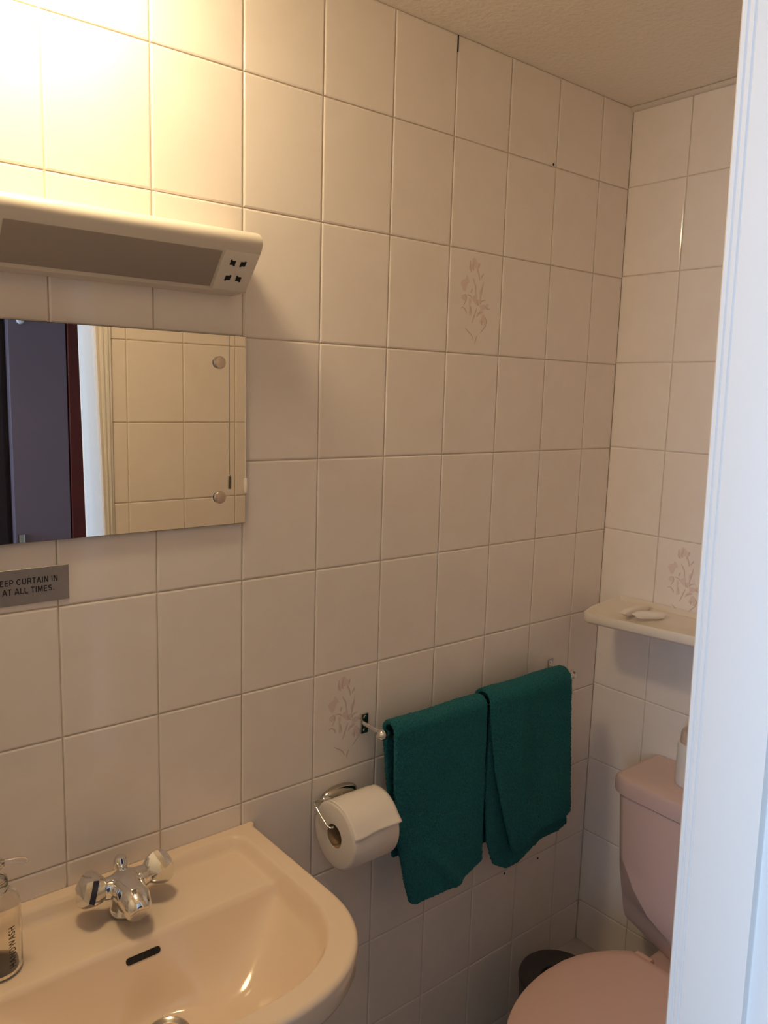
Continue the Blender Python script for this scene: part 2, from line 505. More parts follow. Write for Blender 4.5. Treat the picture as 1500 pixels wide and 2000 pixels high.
for (hx, ht_, ang) in ((-1.068, .0495, 40), (-1.051, .0495, -40), (-1.067, .0235, -40), (-1.0495, .0235, 40)):
    R = Matrix((Vector((1, 0, 0)), tv, nv)).transposed()
    m_ = MB()
    m_.box((-.0042, -.0036, 0), (.0042, .0036, .0006))
    m_.box((-.0015, -.0062, 0), (.0015, .0062, .00065), rot=Matrix.Rotation(math.radians(ang), 3, 'Z'))
    c = lipP + tv * ht_ + nv * .0023 + Vector((hx, 0, 0))
    m_.v = [R @ v + c for v in m_.v]
    m_.build('pin_hole', M['black'], pl, smooth=False)
cx_, cy_ = -1.0262, -.036
MB().tube([(cx_, cy_, zz(-.330)), (cx_, cy_, zz(-.50)), (cx_ + .0005, cy_, zz(-.626))], .0007, 6).build('pull_cord', M['plate_plastic'], sh)
MB().lathe([(.0012, .001), (.0030, 0), (.0034, -.004), (.0034, -.020), (.0028, -.0225)], (cx_ + .0005, cy_, zz(-.624)), (0, 0, 1), 14).build('cord_pull', M['plate_plastic'], sh)

# ------------------------------------------------------------------ mirror
mr = thing('wall_mirror', 'frameless rectangular mirror screwed to the tiles under the shaver light', 'mirror', (-1.25, 0, zz(-.70)))
mg = MB(); mg.box((-1.492, -.0095, zz(-.7005)), (-1.0105, -.0040, zz(-.3990)), .0006, 1)
g = mg.build('glass', [M['mirror'], M['mirror_edge']], mr, smooth=False)
for p in g.data.polygons: p.material_index = 0 if p.normal.y < -0.9 else 1
for x in (-1.058, -1.443):
    for z in (-.442, -.655):
        MB().lathe([(.0098, -.0005), (.0098, .0035), (.0090, .0046), (.0070, .0050)], (x, -.0095, zz(z)), (0, -1, 0), 28).build('screw_cap', M['cap'], mr)
        MB().lathe([(.006, 0), (.006, .005)], (x, 0.0, zz(z)), (0, -1, 0), 12).build('spacer', M['mirror_edge'], mr)

# ------------------------------------------------------------------ notice
ns = thing('notice_sign', 'small grey metal notice about the curtain under the mirror', 'sign', (-1.37, 0, zz(-.79)))
MB().box((-1.455, -.0022, zz(-.7895)), (-1.2955, -.0002, zz(-.7385)), .0005, 1).build('plate', M['steel'], ns, smooth=False)
def arc_pts(cx, cy, rx, ry, a0, a1, n=7):
    return [(cx + rx * math.cos(math.radians(a0 + (a1 - a0) * k / n)), cy + ry * math.sin(math.radians(a0 + (a1 - a0) * k / n))) for k in range(n + 1)]
# bold grotesque capitals as centre-line strokes: (advance, strokes), cap height 1
GLYPH = {
 'A': (.78, [[(.06, .0), (.36, .93), (.42, .93), (.72, .0)], [(.19, .30), (.59, .30)]]),
 'C': (.80, [arc_pts(.42, .5, .32, .42, 40, 320, 12)]),
 'E': (.68, [[(.60, .92), (.14, .92), (.14, .08), (.62, .08)], [(.14, .51), (.56, .51)]]),
 'H': (.78, [[(.14, 0), (.14, 1)], [(.64, 0), (.64, 1)], [(.14, .51), (.64, .51)]]),
 'I': (.30, [[(.15, 0), (.15, 1)]]),
 'K': (.76, [[(.14, 0), (.14, 1)], [(.66, 1), (.16, .44)], [(.30, .58), (.68, 0)]]),
 'L': (.64, [[(.14, 1), (.14, .08), (.60, .08)]]),
 'M': (.92, [[(.14, 0), (.14, .95), (.20, .95), (.46, .12), (.72, .95), (.78, .95), (.78, 0)]]),
 'N': (.78, [[(.14, 0), (.14, .94), (.20, .94), (.58, .06), (.64, .06), (.64, 1)]]),
 'O': (.84, [arc_pts(.42, .5, .33, .42, 0, 360, 16)]),
 'P': (.72, [[(.14, 0), (.14, .92), (.40, .92)] + arc_pts(.40, .67, .20, .25, 90, -90) + [(.14, .42)]]),
 'R': (.78, [[(.14, 0), (.14, .92), (.42, .92)] + arc_pts(.42, .69, .20, .23, 90, -90) + [(.14, .46)], [(.42, .46), (.60, .36), (.66, 0)]]),
 'S': (.72, [arc_pts(.36, .71, .24, .21, 30, 240, 8) + arc_pts(.36, .29, .25, .21, 60, -150, 8)]),
 'T': (.66, [[(.04, .92), (.62, .92)], [(.33, 0), (.33, .92)]]),
 'U': (.78, [[(.14, 1), (.14, .36)] + arc_pts(.39, .36, .25, .28, 180, 360, 9) + [(.64, 1)]]),
 'W': (1.04, [[(.06, 1), (.27, .06), (.32, .06), (.52, .90), (.72, .06), (.77, .06), (.98, 1)]]),
 '.': (.32, [[(.16, .0), (.16, .16)]]), ' ': (.30, [])}
def strokes(txt, hw=.082):
    """(quads as point lists, total width)"""
    q = []; x = 0
    for ch in txt:
        adv, st = GLYPH[ch]
        for pl in st:
            for k in range(len(pl) - 1):
                (ax, ay), (bx_, by) = pl[k], pl[k + 1]
                L = math.hypot(bx_ - ax, by - ay)
                if L < 1e-6: continue
                ux, uy = (bx_ - ax) / L, (by - ay) / L
                e0 = .045 if k > 0 else 0; e1 = .045 if k < len(pl) - 2 else 0
                a = (ax - ux * e0, ay - uy * e0); b = (bx_ + ux * e1, by + uy * e1)
                q.append([(x + a[0] - uy * hw, a[1] + ux * hw), (x + b[0] - uy * hw, b[1] + ux * hw), (x + b[0] + uy * hw, b[1] - ux * hw), (x + a[0] + uy * hw, a[1] - ux * hw)])
        x += adv + .06
    return q, x
def sign_line(txt, ref, xr, width, base, cap):
    """ref: the tail of txt whose printed width is known"""
    _, wr_ = strokes(ref)
    q, wt = strokes(txt)
    sx = width / wr_
    m_ = MB()
    for n_, c in enumerate(q):
        m_.add([(xr + (px - wt) * sx, -.00235 - n_ * 2e-7, zz(base) + py * cap) for px, py in c], [(0, 1, 2, 3)])
    m_.build('lettering', M['ink'], ns, smooth=False)
sign_line('KEEP CURTAIN IN', 'EEP CURTAIN IN', -1.3105, .0785, -.7608, .0086)
sign_line('SHOWER AT ALL TIMES.', 'AT ALL TIMES.', -1.3155, .0705, -.7740, .0086)

# ------------------------------------------------------------------ washbasin
BX = -1.250; BZ = zz(-1.240)
HW, YM = .258, .425
def halfw(Y):
    if Y < .25: return HW
    t = min(1.0, (Y - .25) / .175)
    return .068 + .19 * max(0.0, 1 - t ** 2.2) ** (1 / 2.2)
def outline(inset_side, inset_front, yb, rc=.03, n=60):
    """closed outline polygon (X,Y) of the basin plan, inset, starting at back left"""
    pts = []
    Ys = [yb + (YM - yb) * (1 - (1 - k / n) ** 1.8) for k in range(n + 1)]
    right = []
    for Y in Ys:
        right.append((halfw(Y), Y))
    # inset by scaling about the middle of the bowl
    out = []
    for (X, Y) in right:
        Xi = X * (HW - inset_side) / HW
        Yi = yb + (Y - yb) * (YM - inset_front - yb) / (YM - yb)
        out.append((Xi, Yi))
    # round the back corner
    Wd = HW - inset_side
    out = [(x, y) for x, y in out if y > yb + rc]
    corner = [(Wd - rc + rc * math.sin(a), yb + rc - rc * math.cos(a)) for a in [math.radians(9 * k) for k in range(11)]]
    r = corner + out
    l = [(-x, y) for x, y in r]
    return l[::-1] + r
def sdist(poly):
    import numpy as np
    A = np.array(poly); B = np.roll(A, -1, 0)
    def f(P):
        P = np.asarray(P)
        d = np.full(len(P), 1e9); ins = np.zeros(len(P), bool)
        for a, b in zip(A, B):
            ab = b - a; L = (ab ** 2).sum()
            if L < 1e-14: continue
            t = np.clip(((P - a) @ ab) / L, 0, 1)
            d = np.minimum(d, np.hypot(*(P - a - t[:, None] * ab).T))
            c = (a[1] > P[:, 1]) != (b[1] > P[:, 1])
            xi = a[0] + (P[:, 1] - a[1]) * (ab[0]) / (ab[1] if abs(ab[1]) > 1e-12 else 1e-12)
            ins ^= c & (P[:, 0] < xi)
        return np.where(ins, d, -d)
    return f
def basin():
    import numpy as np
    NX, NY = 150, 130
    V = []; 
    for j in range(NY + 1):
        t = j / NY
        Y = .0008 + (YM - .0008) * (1 - (1 - t) ** 1.35)
        wv = halfw(Y)
        for i in range(NX + 1):
            s = -1 + 2 * i / NX
            s = math.sin(s * math.pi / 2) * .35 + s * .65
            V.append((s * wv, Y))
    P = np.array(V)
    dd = sdist(outline(.033, .037, .022, .028))(P)        # recessed deck + bowl
    db = sdist(outline(.033, .037, .150, .035))(P)        # bowl
    do = np.minimum(np.minimum(HW - np.abs(P[:, 0]), 1), 1)
    dout = sdist([(x, y) for x, y in outline(0, 0, 0, .0015)])(P)
    sm = lambda t: np.clip(t, 0, 1) ** 2 * (3 - 2 * np.clip(t, 0, 1))
    h = -.0200 * sm((dd + .001) / .0165)
    # bowl: steep fall from the deck, long slopes from the front and the sides, rounded together
    dsf = sdist(outline(.033, .037, -.25, .035))(P)
    tb = np.clip((P[:, 1] - .150) / .090, 1e-4, None); ts = np.clip(dsf / .135, 1e-4, None)
    d = (tb ** -2.2 + ts ** -2.2) ** (-1 / 2.2)
    d = np.clip(d * 1.42, 0, 1)
    soft = sm((db + .002) / .007)
    hb = -.100 * (1 - (1 - d) ** 1.28) * soft
    rd = np.hypot(P[:, 0] + .006, P[:, 1] - .233)
    hb = hb + (-.0985 - hb) * (1 - sm((rd - .028) / .040))
    h += hb
    ed = np.clip(dout / .009, 0, 1)
    front = P[:, 1] > .012
    h += np.where(front, -.009 * (1 - np.sqrt(np.clip(1 - (1 - ed) ** 2, 0, 1))), 0)
    base = Vector((BX, 0, BZ))
    mb = MB()
    vs = [(BX + x, -y, BZ + z) for (x, y), z in zip(V, h)]
    fs = []; W_ = NX + 1
    for j in range(NY):
        for i in range(NX):
            a = j * W_ + i; fs.append((a, a + 1, a + W_ + 1, a + W_))
    # skirt: boundary loop taken down and in under the bowl
    loop = [i for i in range(W_)] + [j * W_ + NX for j in range(1, NY + 1)] + [NY * W_ + i for i in range(NX - 1, -1, -1)] + [j * W_ for j in range(NY - 1, 0, -1)]
    prev = loop
    for (sc, dz) in ((1.0, -.016), (.995, -.036), (.975, -.048), (.90, -.075), (.78, -.12), (.60, -.165), (.42, -.19)):
        cur = []
        for i in loop:
            x, y = V[i]
            yy = .17 + (y - .17) * sc if y > .17 else .17 + (y - .17) * max(sc, .93)
            cur.append(len(vs)); vs.append((BX + x * sc, -max(yy, .0008), BZ + dz))
        n = len(loop)
        for k in range(n):
            fs.append((prev[k], prev[(k + 1) % n], cur[(k + 1) % n], cur[k]))
        prev = cur
    fs.append(tuple(prev))
    mb.add(vs, fs)
    t = thing('washbasin', 'pink ceramic washbasin with a broad tap deck below the mirror', 'washbasin', (BX, -.15, 0))
    mb.build('bowl', M['basin'], t, angle=60)
    def hat(x, y):
        k = min(range(len(V)), key=lambda q: (V[q][0] - x) ** 2 + (V[q][1] - y) ** 2)
        return BZ + h[k]
    # overflow slot on the back slope
    za, zb = hat(0, .151), hat(0, .171)
    mid = Vector((BX - .009, -.161, (za + zb) / 2)); tdir = Vector((0, -.020, zb - za)).normalized(); nrm = Vector((1, 0, 0)).cross(tdir)
    if nrm.z < 0: nrm = -nrm
    ring0 = []; ring1 = []
    for k in range(24):
        a = 2 * math.pi * k / 24
        X = .0205 * (1 if math.cos(a) > 0 else -1) + .0048 * math.cos(a)
        Q = .0048 * math.sin(a)
        ring0.append(mid + Vector((X, 0, 0)) + tdir * Q + nrm * .0012)
        ring1.append(mid + Vector((X * .97, 0, 0)) + tdir * Q * .9 - nrm * .01)
    MB().loft([ring1, ring0]).build('overflow_slot', M['black'], t)
    zd = hat(-.006, .233)
    MB().lathe([(.031, -.006), (.031, .002), (.028, .0035), (.023, .001), (.018, -.003)], (BX - .006, -.233, zd), (0, 0, 1), 32).build('waste_ring', M['chrome_dark'], t)
    MB().lathe([(.0175, -.002), (.0170, .002), (.010, .0035), (.002, .004)], (BX - .006, -.233, zd), (0, 0, 1), 28).build('waste_plug', M['chrome_dark'], t)
    pp = []
    for z, a, b in ((0, .10, .085), (.03, .098, .083), (.10, .080, .068), (.45, .075, .062), (.60, .092, .075), (BZ - .187, .118, .095)):
        pp.append([(BX + a * math.cos(2 * math.pi * k / 32), -.16 + b * math.sin(2 * math.pi * k / 32), z) for k in range(32)])
    MB().loft(pp).build('pedestal', M['basin'], t)
    return hat
hat = basin()

# ------------------------------------------------------------------ mixer tap
def tap():
    X, Y = BX - .002, -.080
    Zd = hat(0, .085) + .0006
    t = thing('mixer_tap', 'chrome mixer tap with two faceted knobs on the pink basin', 'tap', (X, Y, Zd))
    m_ = MB()
    # foot and stem
    m_.lathe([(.0235, 0), (.0235, .004), (.0205, .008), (.020, .018), (.0225, .032), (.024, .044), (.021, .056), (.012, .063), (.004, .065)], (X, Y, Zd), (0, 0, 1), 28)
    # crossbar
    m_.tube([(X - .040, Y + .004, Zd + .046), (X - .03, Y + .002, Zd + .045), (X, Y, Zd + .044), (X + .03, Y + .002, Zd + .045), (X + .040, Y + .004, Zd + .046)], [.0135, .0155, .019, .0155, .0135], 20)
    # spout
    m_.tube(catmull([(X, Y, Zd + .042), (X - .002, Y - .025, Zd + .044), (X - .004, Y - .05, Zd + .041), (X - .005, Y - .068, Zd + .033)], 4), [.024] * 4 + [.0235] * 4 + [.022, .021, .020, .018, .0165], 20)
    b = m_.build('body', M['chrome'], t)
    r = b.modifiers.new('remesh', 'REMESH'); r.mode = 'VOXEL'; r.voxel_size = .0016; r.use_smooth_shade = True
    s = b.modifiers.new('smooth', 'SMOOTH'); s.factor = .6; s.iterations = 10
    for sg in (-1, 1):
        ax = Vector((sg * .93, .03, .36)).normalized()
        o = Vector((X + sg * .0265 + .003, Y + .004, Zd + .0395))
        lob = lambda th, h: (.75 * (math.cos(math.pi / 5) / math.cos((th % (2 * math.pi / 5)) - math.pi / 5) - 1) - .02) * sstep((h - .004) / .012)
        prof_ = [(.0105, -.004), (.011, .003), (.0145, .006), (.0205, .012), (.0262, .020), (.0285, .028), (.0265, .036), (.0200, .043), (.011, .0465), (.002, .047)]
        MB().lathe(prof_, o, ax, 40, lobes=lob).build('tap_knob', M['chrome'], t, angle=25)
    kx, ky = X + .004, Y + .026
    MB().lathe([(.0024, .020), (.0024, .044), (.0045, .047), (.0085, .053), (.0112, .060), (.0105, .068), (.007, .0735), (.0015, .0752)], (kx, ky, Zd), (0, 0, 1), 20).build('pop_up_knob', M['chrome'], t)
    MB().tube([(kx, ky, Zd + .016), (kx, ky - .002, Zd + .026), (kx, Y + .008, Zd + .038)], .0058, 10).build('knob_boss', M['chrome'], t)
tap()

# ------------------------------------------------------------------ handwash bottle
def bottle():
    X, Y = -1.4335, -.098; Zb = hat(X - BX, .098) + .0006
    t = thing('handwash_bottle', 'clear plastic handwash pump bottle on the basin left of the tap', 'bottle', (X, Y, Zb))
    R = .0305
    out = [(.012, 0), (.026, 0), (.0295, .003), (R, .009), (R, .088), (.0295, .098), (.026, .106), (.019, .112), (.0135, .115), (.0135, .127)]
    inn = [(.0115, .127), (.0115, .1145), (.0175, .110), (.0245, .1045), (.028, .097), (R - .0015, .088), (R - .0015, .0125), (.028, .0075), (.010, .0060)]
    MB().lathe(out + inn, (X, Y, Zb), (0, 0, 1), 40).build('shell', M['clear'], t)
    MB().lathe([(.0155, .114), (.0158, .128), (.0150, .131), (.0065, .132), (.0060, .145), (.0125, .146), (.0130, .153), (.010, .1555)], (X, Y, Zb), (0, 0, 1), 28).build('pump_collar', M['clear'], t)
    MB().tube(catmull([(X, Y, Zb + .150), (X + .018, Y - .004, Zb + .1515), (X + .034, Y - .008, Zb + .1495), (X + .038, Y - .009, Zb + .1455)], 4), .0042, 12).build('pump_nozzle', M['clear'], t)
    MB().tube([(X, Y, Zb + .130), (X, Y, Zb + .06), (X - .006, Y, Zb + .008)], .0022, 8).build('dip_tube', M['clear'], t)
    vs, fs = text_mesh('HANDWASH', 1.0, 0.01)
    x0 = min(v[0] for v in vs); x1 = max(v[0] for v in vs); y1 = max(v[1] for v in vs)
    k = .058 / (x1 - x0); ky = .0095 / y1
    pv = []
    for v in vs:
        z = Zb + .015 + (v[0] - x0) * k
        a = math.radians(-68) - ((v[1] * ky) - .00475) / (R + .0003)   # letter tops point left on the face towards the room
        pv.append((X + (R + .0003) * math.cos(a), Y + (R + .0003) * math.sin(a), z))
    MB().add(pv, fs).build('lettering', M['ink'], t, smooth=False)
bottle()

# ------------------------------------------------------------------ toilet roll and holder
RX0, RX1, RY, RZ = -.861, -.757, -.0715, zz(-1.281); RR, RC = .0625, .0215
def roll():
    h = thing('toilet_roll_holder', 'chrome toilet roll holder with oval plate on the tiles', 'holder', (-.80, 0, zz(-1.245)))
    rings = []
    for s, d in ((1, 0), (1, .004), (.93, .009), (.75, .0125), (.45, .0145), (.15, .015)):
        rings.append([(-.801 + .0415 * s * math.cos(a), -.0002 - d, zz(-1.2445) + .0165 * s * math.sin(a)) for a in [2 * math.pi * k / 36 for k in range(36)]])
    MB().loft(rings).build('oval_plate', M['chrome_dark'], h)
    MB().lathe([(.0035, .0), (.0040, .0025), (.002, .0035)], (-.801, -.0145, zz(-1.2445)), (0, -1, 0), 16).build('screw', M['chrome_dark'], h)
    MB().lathe([(.0055, -.004), (.0062, .0), (.0062, .010), (.005, .012)], (-.832, -.010, zz(-1.243)), (-1, 0, 0), 16).build('pivot', M['chrome'], h)
    wz = RZ + RC - .0032
    MB().tube(catmull([(-.840, -.010, zz(-1.243)), (-.858, -.012, zz(-1.240)), (-.869, -.018, zz(-1.2365)), (-.872, -.027, zz(-1.239)), (-.872, -.050, wz + .010), (-.871, -.066, wz + .001), (-.866, RY, wz), (-.855, RY, wz), (-.80, RY, wz), (-.755, RY, wz)], 6), .0022, 10).build('wire_arm', M['chrome'], h)
    t = thing('toilet_roll', 'white toilet roll hanging from the chrome holder', 'toilet paper', ((RX0 + RX1) / 2, RY, RZ - RR))
    L = RX1 - RX0
    MB().lathe([(RC + .0008, 0), (RR - .006, -.0008), (RR - .002, .0004), (RR, .003), (RR, L - .003), (RR - .002, L), (RC + .0008, L), (RC + .0008, 0)], (RX0, RY, RZ), (1, 0, 0), 64, False, False).build('paper', M['paper'], t)
    MB().lathe([(RC, .001), (RC + .0009, .001), (RC + .0009, L - .001), (RC, L - .001), (RC, .001)], (RX0, RY, RZ), (1, 0, 0), 40, False, False).build('card_core', M['card'], t)
    # loose end of the sheet
    m_ = MB(); rows = []
    nu, nv_ = 28, 16
    for i in range(nu + 1):
        a = math.radians(70 + 92 * i / nu)            # 90 = top, 180 = facing the room
        for j in range(nv_ + 1):
            s = j / nv_
            aa = a + math.radians(4 * (1 - s) - 2 + 1.2 * math.sin(9 * s)) * (i / nu) ** 2
            r = RR + .0006 + .0055 * max(0, (i / nu - .82) / .18) ** 1.6 * (.35 + .65 * s + .15 * math.sin(14 * s))
            rows.append((RX0 + .001 + (L + .0015) * s, RY + r * math.cos(aa), RZ + r * math.sin(aa)))
    m_.add(rows, [(i * (nv_ + 1) + j, i * (nv_ + 1) + j + 1, (i + 1) * (nv_ + 1) + j + 1, (i + 1) * (nv_ + 1) + j) for i in range(nu) for j in range(nv_)])
    o = m_.build('loose_sheet', M['paper'], t, angle=80)
    s = o.modifiers.new('solid', 'SOLIDIFY'); s.thickness = .0005
roll()

# ------------------------------------------------------------------ towel rail and towels
TY, TZ, TR = -.060, zz(-1.1205), .0078
def rail():
    t = thing('towel_rail', 'chrome towel rail with ball ends carrying the green towels', 'towel rail', (-.46, 0, TZ))
    MB().tube([(-.740, TY, TZ), (-.178, TY, TZ)], TR, 24).build('bar', M['chrome'], t)
    for x, s in ((-.740, -1), (-.178, 1)):
        MB().lathe([(TR, -.002), (.0095, .001), (.0108, .005), (.0105, .0095), (.0080, .013), (.004, .0152), (.001, .0156)], (x, TY, TZ), (s, 0, 0), 24).build('ball_end', M['chrome'], t)
    for x in (-.742, -.179):
        MB().box((x - .0085, -.0030, TZ - .0185), (x + .0085, -.0001, TZ + .0215), .0010, 2).build('wall_plate', M['chrome_dark'], t)
        MB().tube([(x, -.002, TZ + .0005), (x, -.03, TZ + .0005), (x, TY, TZ)], .0042, 14).build('post', M['chrome'], t)
        for dz in (-.012, .015):
            MB().lathe([(.0036, 0), (.0034, .0014), (.0015, .002)], (x, -.0030, TZ + dz), (0, -1, 0), 12).build('screw', M['chrome'], t)
rail()

def drape(mb, left, right, bottom, rad, back_left, back_right, back_bottom, ripple, nu=56, nf=70, nb=40, back_skew=0.0):
    """left/right: (z list, x list) descending z; bottom: (x list, z list). A sheet hung over the rail: front panel, fold, back panel"""
    zt = TZ
    cols_ = []
    zl, xl = left; zr, xr = right
    for i in range(nu + 1):
        u = i / nu
        colv = []
        xb = xl[-1] + (xr[-1] - xl[-1]) * u
        zb = interp(xb, *bottom)
        for j in range(nf):
            v = 1 - j / nf
            z = zt + (zb - zt) * v
            L = interp(-z, [-q for q in zl], xl); R_ = interp(-z, [-q for q in zr], xr)
            x = L + (R_ - L) * u
            y = TY - rad - ripple(u, v)
            colv.append((x, y, z))
        L = interp(-zt, [-q for q in zl], xl); R_ = interp(-zt, [-q for q in zr], xr)
        for j in range(13):
            a = math.pi * j / 12
            x = L + (R_ - L) * u
            sl = 0.0012 * math.sin(u * 9 + 1)
            colv.append((x + (back_left - L) * (1 - u) * (j / 12) + (back_right - R_) * u * (j / 12), TY - rad * math.cos(a), zt + (rad + sl) * math.sin(a) * 1.0))
        for j in range(1, nb + 1):
            v = j / nb
            bl = back_left + back_skew * v
            x = bl + (back_right - bl) * u
            colv.append((x, TY + rad - .004 * math.sin(v * 3) * 0, zt + (back_bottom - zt) * v))
        cols_.append(colv)
    n = len(cols_[0])
    mb.add([p for c in cols_ for p in c], [(i * n + j, i * n + j + 1, (i + 1) * n + j + 1, (i + 1) * n + j) for i in range(nu) for j in range(n - 1)])

def finish_towel(o, th):
    s = o.modifiers.new('solid', 'SOLIDIFY'); s.thickness = th; s.offset = 0
    s.use_even_offset = False
    b = o.modifiers.new('sub', 'SUBSURF'); b.levels = 2; b.render_levels = 2
    tx = bpy.data.textures.new('terry', 'CLOUDS'); tx.noise_scale = .0034; tx.noise_depth = 1
    d = o.modifiers.new('pile', 'DISPLACE'); d.texture = tx; d.strength = .0042; d.mid_level = .5; d.texture_coords = 'GLOBAL'

m_ = MB()
def rip1(u, v):
    dg = (u - .40) - (v - .80) * 1.1
    ridge = .009 * math.exp(-(dg / .07) ** 2) * sstep((v - .62) / .2)
    edge = .004 * math.exp(-(u / .10) ** 2) * v
    return .0045 * math.sin(3.1 * u + 1.4) * v + ridge + edge + .010 * v * v + .0025 * math.sin(7 * u + 4 * v) * v
drape(m_, ([TZ, zz(-1.228), zz(-1.345), zz(-1.423), zz(-1.468)], [-.7290, -.7290, -.7205, -.7045, -.6915]),
      ([TZ, zz(-1.288), zz(-1.384), zz(-1.462)], [-.4795, -.4780, -.4775, -.4765]),
      ([-.6915, -.674, -.640, -.587, -.551, -.514, -.479], [zz(-1.470), zz(-1.482), zz(-1.4845), zz(-1.485), zz(-1.482), zz(-1.475), zz(-1.466)]),
      .0185, -.7280, -.481, zz(-1.40), rip1, back_skew=.034)
o = m_.build('bath_towel', M['towel'], None, loc=(-.60, TY, zz(-1.485)), angle=180)
props(o, 'green terry towel on the rail next to the toilet roll', 'towel', 'green towels on the chrome rail')
finish_towel(o, .009)

m_ = MB()
rip2b = lambda u, v: .003 * math.sin(5 * u + 1) * v + .004 * v
drape(m_, ([TZ, zz(-1.197), zz(-1.311), zz(-1.431), zz(-1.489)], [-.4640, -.4690, -.4740, -.4620, -.4400]),
      ([TZ, zz(-1.40), zz(-1.478)], [-.2085, -.200, -.183]),
      ([-.440, -.398, -.356, -.307, -.270, -.216, -.183], [zz(-1.489), zz(-1.514), zz(-1.516), zz(-1.498), zz(-1.489), zz(-1.491), zz(-1.480)]),
      .0158, -.462, -.207, zz(-1.46), rip2b, nf=60, nb=30)
def rip2(u, v):
    fold = .010 * math.exp(-((u - .28 - .05 * v) / .11) ** 2) * sstep(v / .35) * (1.1 - .4 * v)
    return fold + .006 * v + .008 * v * v + .003 * math.sin(8 * u + 2.5 * v) * v + .004 * math.exp(-(u / .08) ** 2) * v
drape(m_, ([TZ, zz(-1.195), zz(-1.274), zz(-1.368), zz(-1.452)], [-.4745, -.4675, -.4560, -.4330, -.4070]),
      ([TZ, zz(-1.213), zz(-1.371), zz(-1.435)], [-.2085, -.206, -.199, -.197]),
      ([-.407, -.395, -.384, -.370, -.357, -.337, -.286, -.210, -.197], [zz(-1.450), zz(-1.468), zz(-1.475), zz(-1.475), zz(-1.469), zz(-1.448), zz(-1.442), zz(-1.442), zz(-1.438)]),
      0.0255, -.470, -.209, zz(-1.40), rip2)
o = m_.build('bath_towel', M['towel'], None, loc=(-.33, TY, zz(-1.515)), angle=180)
props(o, 'green terry towel folded in two layers at the toilet end of the rail', 'towel', 'green towels on the chrome rail')
finish_towel(o, .008)

# ------------------------------------------------------------------ shelf over the toilet and its sachets
def shelf():
    t = thing('wall_shelf', 'white plastic tray shelf on the far wall above the cistern', 'shelf', (0, -.26, zz(-.98)))
    y0, y1, xf = -.058, -.470, -.172
    def zf(x, y):
        fx = -x / .172
        return -.9525 + fx * (-.0145 + .014 * (-(y) - .078) / .28)
    # outline with cut corners
    outl = [(-.0006, y0), (-.120, y0 - .004), (xf + .012, y0 - .014), (xf, y0 - .030), (xf, y1 + .030), (xf + .012, y1 + .014), (-.120, y1 + .004), (-.0006, y1)]
    cx, cyy = -.086, (y0 + y1) / 2
    def ring(sx, sy, dz):
        return [(min(-.0006, cx + (x - cx) * sx), cyy + (y - cyy) * sy, zz(zf(x, y)) + dz) for x, y in outl]
    rings = [ring(.55, .80, -.030), ring(.93, .975, -.024), ring(.985, .995, -.021), ring(1, 1, -.018), ring(1, 1, -.004), ring(.985, .994, -.0005), ring(.96, .985, 0), ring(.93, .975, -.0015), ring(.86, .945, -.010), ring(.80, .93, -.0115)]
    MB().loft(rings).build('tray', M['shelf'], t, angle=35)
    return zf
zf = shelf()
def sachet(p, ang, L, wd, label, tilt=0):
    t = thing('soap_sachet', label, 'soap sachet', p, 'wrapped sachets on the shelf')
    rings = []
    ca, sa = math.cos(ang), math.sin(ang)
    for k, (s, hw_, hh) in enumerate(((-.5, wd * .50, .0006), (-.46, wd * .40, .0012), (-.40, wd * .46, .0070), (-.25, wd * .5, .0090), (.2, wd * .5, .0090), (.36, wd * .46, .0070), (.43, wd * .34, .0012), (.5, wd * .52, .0006))):
        r = []
        for i in range(12):
            a = 2 * math.pi * i / 12
            u = math.copysign(abs(math.cos(a)) ** .6, math.cos(a)) * hw_
            z = math.copysign(abs(math.sin(a)) ** .6, math.sin(a)) * hh
            xl = s * L
            r.append((p[0] + xl * ca - u * sa, p[1] + xl * sa + u * ca, p[2] + .0094 + z + tilt * (s + .5) * L + (.003 * abs(s) if abs(s) > .4 else 0)))
        rings.append(r)
    MB().loft(rings).build('wrapper', M['sachet'], t)
sz = zz(zf(-.08, -.17)) - .0112
sachet((-.077, -.152, sz), math.radians(181), .112, .019, 'white wrapped sachet lying nearer the tiled corner on the shelf')
sachet((-.085, -.196, sz), math.radians(-34), .082, .019, 'white wrapped sachet lying slantwise nearer the door frame on the shelf')

